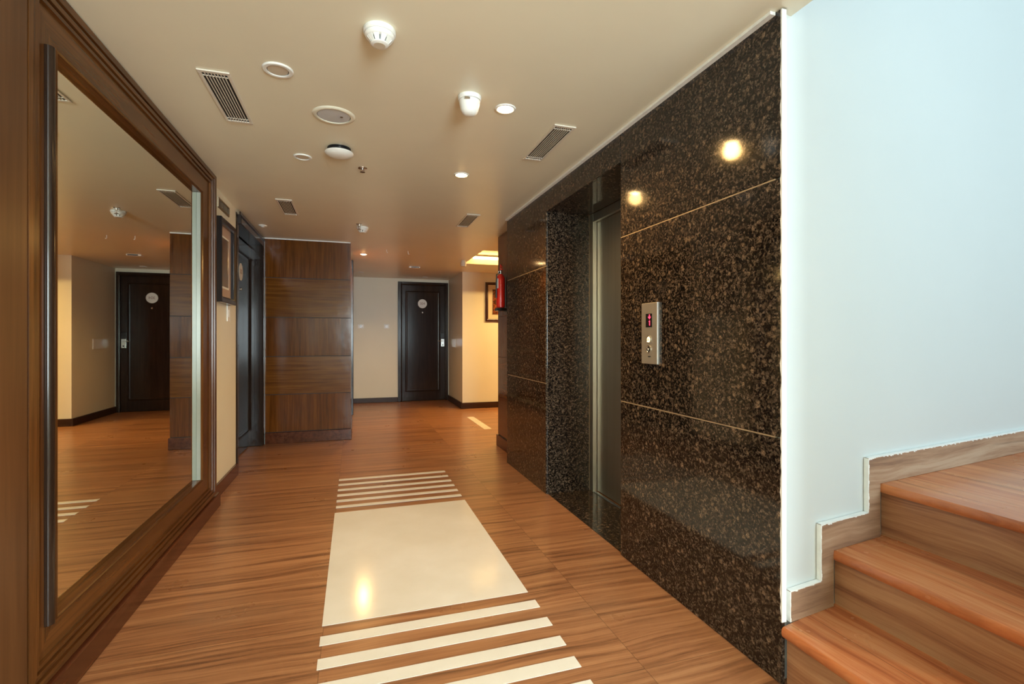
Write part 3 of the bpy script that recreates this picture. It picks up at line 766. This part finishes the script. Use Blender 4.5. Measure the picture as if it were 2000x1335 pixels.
# lit downlights
def downlight(loc, label, power):
    x, y = loc; z = H-0.0003
    t0 = thing('downlight', (x, y, H), label, 'downlight', 'lit warm downlights in the hall ceiling')
    MB().lathe([(0.036, -0.001), (0.036, -0.003), (0.042, -0.006), (0.050, -0.004), (0.052, 0), (0.036, 0)], (x, y, z), 'Z', 36).build('trim_ring', M['plastic'], t0, True)
    MB().lathe([(0, -0.0005), (0.035, -0.0005), (0.033, -0.006), (0.020, -0.010), (0, -0.011)], (x, y, z), 'Z', 32).build('bulb', M['warm_bulb'], t0, True)
    l = bpy.data.lights.new('downlight_beam', 'SPOT'); l.energy = power; l.color = (1.0, 0.58, 0.20); l.spot_size = math.radians(158); l.spot_blend = 0.55; l.shadow_soft_size = 0.045
    o = bpy.data.objects.new('downlight_beam', l); o.parent = t0; o.location = (0, 0, -0.05); col.objects.link(o)
downlight((0.705, 2.307), 'nearest and brightest lit downlight, beside the motion sensor', 17)
downlight((0.702, 3.329), 'second lit downlight, beyond the first on the granite side', 17)
downlight((0.117, 6.855), 'farthest lit downlight, beyond the corner of the walnut panelling', 25)

# small ceiling plates and hooks
o = MB().lathe([(0, 0), (0.040, 0), (0.038, -0.006), (0.02, -0.010), (0.012, -0.018), (0, -0.018)], (-0.869, 5.425, H-0.0003), 'Z', 24).build('ceiling_rose', M['plastic'], None, True)
at_base(o, (-0.869, 5.425, H)); tag(o, 'tiny white ceiling fitting in front of the left dark door', 'ceiling fitting')
o = MB().lathe([(0, 0), (0.052, 0), (0.05, -0.006), (0, -0.007)], (0.107, 8.714, H-0.0003), 'Z', 24).build('ceiling_plate', M['plastic'], None, True)
at_base(o, (0.107, 8.714, H)); tag(o, 'thin pale plate on the ceiling beyond the farthest downlight', 'ceiling plate')
o = MB().lathe([(0, 0), (0.052, 0), (0.05, -0.006), (0, -0.007)], (1.234, 9.08, H-0.0003), 'Z', 24).build('ceiling_plate', M['plastic'], None, True)
at_base(o, (1.234, 9.08, H)); tag(o, 'thin pale plate on the ceiling right above the door marked 304', 'ceiling plate')
for (x, y), l in (((0.389, 6.412), 'left of two tiny hooks on the ceiling past the far smoke detector'), ((0.659, 6.44), 'right of two tiny hooks on the ceiling past the far smoke detector')):
    o = MB().tube([(x, y, H-0.0005), (x, y, H-0.03), (x+0.008, y, H-0.042), (x+0.014, y, H-0.034)], 0.003, 8).build('ceiling_hook', M['plastic'], None, True)
    at_base(o, (x, y, H)); tag(o, l, 'hook', 'tiny ceiling hooks')
x, y = 0.897, 7.836
t0 = thing('emergency_light', (x, y, H), 'small shiny light unit on the ceiling before the door marked 304', 'emergency light')
MB().box(x-0.085, x+0.085, y-0.05, y+0.05, H-0.022, H-0.0005, 0.004).build('housing', M['plastic'], t0)
MB().box(x-0.05, x+0.07, y-0.056, y-0.0505, H-0.018, H-0.006).build('lens', M['blackplastic'], t0)
x, y = 1.50, 6.98
t0 = thing('corner_spotlight', (x, y, H), 'little beige barrel lamp at the corner of the glowing ceiling recess', 'spotlight')
MB().lathe([(0, 0), (0.030, 0), (0.030, -0.012), (0, -0.012)], (x, y, H-0.0003), 'Z', 20).build('base', M['beige_plastic'], t0, True)
MB().lathe([(0, -0.0125), (0.036, -0.0125), (0.044, -0.05), (0.040, -0.085), (0, -0.085)], (x, y, H-0.0003), 'Z', 24).build('barrel', M['beige_plastic'], t0, True)

# warm tubes in the corridor tray
t0 = thing('cove_light', (3.75, 7.12, H), 'warm glowing tube light in the ceiling recess of the side corridor', 'tube light')
MB().box(1.66, 5.25, 7.11, 7.17, H+0.095, H+0.1145).build('batten', M['plastic'], t0)
MB().tube([(1.68, 7.14, H+0.076), (5.22, 7.14, H+0.076)], 0.017, 12).build('tube', M['warm_tube'], t0, True)
l = bpy.data.lights.new('cove_glow', 'AREA'); l.shape = 'RECTANGLE'; l.size = 2.9; l.size_y = 0.03; l.energy = 50; l.color = (1.0, 0.64, 0.24)
o = bpy.data.objects.new('cove_glow', l); o.parent = t0; o.location = (0, 0, 0.05); col.objects.link(o)

# ================================================================== WALL THINGS
# left picture
py0, py1, pz0, pz1 = 4.10, 4.575, 1.452, 2.085
t0 = thing('framed_picture', (-0.9795, 4.35, pz0), 'tall black-framed print on the cream wall between mirror and left door', 'framed picture')
MB().ring_frame(py0+0.045, py1-0.045, pz0+0.045, pz1-0.045, [(0, 0.02), (0, 0.040), (0.010, 0.046), (0.038, 0.052), (0.045, 0.048), (0.045, 0.0)], 'X+', -0.979).build('frame', M['black_frame'], t0)
MB().box(-0.979, -0.962, py0+0.02, py1-0.02, pz0+0.02, pz1-0.02).build('mount', M['mat_pink'], t0)
MB().box(-0.9618, -0.9600, py0+0.115, py1-0.115, pz0+0.115, pz1-0.115).build('inner_mount', M['mat_white'], t0)
MB().box(-0.9598, -0.9585, py0+0.130, py1-0.130, pz0+0.130, pz1-0.130).build('print', M['art_a'], t0)
# right picture
t0 = thing('framed_picture', (2.40, 8.1495, 1.475), 'maroon-framed dark red print on the yellow lit corridor wall', 'framed picture')
MB().ring_frame(2.178, 2.62, 1.520, 2.10, [(0, 0.012), (0, 0.024), (0.02, 0.030), (0.044, 0.026), (0.044, 0.0)], 'Y-', 8.149).build('frame', M['maroon_frame'], t0)
MB().box(2.15, 2.65, 8.138, 8.1488, 1.49, 2.13).build('mount', M['mat_cream'], t0)
MB().ring_frame(2.262, 2.536, 1.600, 2.02, [(0, 0), (0, 0.003), (0.008, 0.003), (0.008, 0)], 'Y-', 8.1378).build('inner_mount', M['brass'], t0)
MB().box(2.262, 2.536, 8.1355, 8.1377, 1.600, 2.02).build('print', M['art_b'], t0)

# wall grille high on the left wall
t0 = thing('wall_grille', (-0.9795, 4.365, 2.17), 'small brown louvred grille high above the black-framed print', 'wall grille')
MB().ring_frame(4.205, 4.525, 2.185, 2.235, [(0, 0), (0, 0.008), (0.012, 0.008), (0.014, 0)], 'X+', -0.9793).build('frame', M['brass'], t0)
MB().box(-0.9792, -0.9775, 4.205, 4.525, 2.185, 2.235).build('backing', M['black'], t0)
for i in range(9):
    yy = 4.22+i*0.036
    MB().box(-0.9772, -0.973, yy-0.006, yy+0.006, 2.186, 2.234).build('louvre', M['brass'], t0)

def plate(name, ax, c, w, h, label, cat, extra):
    x, y, z = c
    t0 = thing(name, (x, y, z-h/2), label, cat)
    if ax == 'X+': f = lambda a0, a1, b0, b1, d0, d1, bv=0: MB().box(x+d0, x+d1, y+a0, y+a1, z+b0, z+b1, bv)
    elif ax == 'X-': f = lambda a0, a1, b0, b1, d0, d1, bv=0: MB().box(x-d1, x-d0, y+a0, y+a1, z+b0, z+b1, bv)
    else: f = lambda a0, a1, b0, b1, d0, d1, bv=0: MB().box(x+a0, x+a1, y-d1, y-d0, z+b0, z+b1, bv)
    f(-w/2, w/2, -h/2, h/2, 0.0005, 0.009, 0.002).build('plate', M['plastic'], t0)
    for (nm, a0, a1, b0, b1, mt) in extra: f(a0, a1, b0, b1, 0.0092, 0.0125, 0.0008).build(nm, M[mt], t0)
plate('light_switch', 'X+', (-0.98, 4.52, 1.385), 0.09, 0.13, 'slim white switch plate under the black-framed print', 'light switch', [('rocker', -0.02, 0.02, -0.03, 0.03, 'plastic')])
plate('socket', 'Y-', (0.116, 9.43, 1.405), 0.11, 0.075, 'white socket plate on the far wall, nearer the walnut panelling', 'wall socket', [('insert', -0.018, 0.022, -0.022, 0.024, 'grey_lens'), ('hole', -0.004, 0.008, 0.002, 0.014, 'blackplastic')])
plate('light_switch', 'Y-', (0.572, 9.43, 1.409), 0.095, 0.085, 'white switch plate on the far wall just left of door 304', 'light switch', [('rocker', -0.025, 0.025, -0.025, 0.02, 'grey_lens')])
plate('wall_plate', 'X-', (1.735, 8.86, 1.10), 0.30, 0.15, 'pale flat plate on the recess wall to the right of door 304', 'wall plate', [])

# fire extinguisher on the strip wall
ex, ey = 1.448, 4.905
t0 = thing('fire_extinguisher', (ex, ey, 1.40), 'red fire extinguisher hung on the wall behind the granite corner', 'fire extinguisher')
MB().lathe([(0, 1.500), (0.035, 1.500), (0.043, 1.508), (0.045, 1.53), (0.045, 1.79), (0.040, 1.82), (0.024, 1.842), (0.016, 1.85), (0, 1.85)], (ex, ey, 0), 'Z', 32).build('cylinder', M['red_paint'], t0, True)
MB().lathe([(0.0, 1.8505), (0.015, 1.8505), (0.015, 1.885), (0.0, 1.885)], (ex, ey, 0), 'Z', 20).build('valve', M['chrome'], t0, True)
MB().box(ex-0.009, ex+0.009, ey-0.06, ey+0.016, 1.888, 1.90, 0.003).box(ex-0.008, ex+0.008, ey-0.055, ey+0.01, 1.915, 1.925, 0.003).box(ex-0.007, ex+0.007, ey-0.006, ey+0.012, 1.90, 1.95, 0.003).build('handle', M['red_paint'], t0)
MB().lathe([(0, -0.012), (0.014, -0.012), (0.014, 0), (0, 0)], (ex-0.016, ey, 1.868), 'X', 18).build('gauge', M['plastic'], t0)
b = MB(); n = 14
for i in range(n):
    a0 = PI*0.62+PI*0.62*i/n; a1 = PI*0.62+PI*0.62*(i+1)/n
    v = [b.bm.verts.new((ex+0.0457*math.cos(a), ey+0.0457*math.sin(a), z)) for a, z in ((a0, 1.70), (a1, 1.70), (a1, 1.80), (a0, 1.80))]
    b.bm.faces.new(v)
b.build('paper_label', M['mat_white'], t0)
MB().tube([(ex-0.012, ey-0.012, 1.87), (ex-0.05, ey-0.03, 1.84), (ex-0.054, ey-0.028, 1.76), (ex-0.052, ey-0.022, 1.60)], 0.008).build('hose', M['blackplastic'], t0, True)
MB().box(1.5, 1.5175, ey-0.05, ey+0.05, 1.46, 1.86).box(ex-0.05, 1.5, ey-0.052, ey+0.052, 1.468, 1.496).build('bracket', M['blackplastic'], t0)
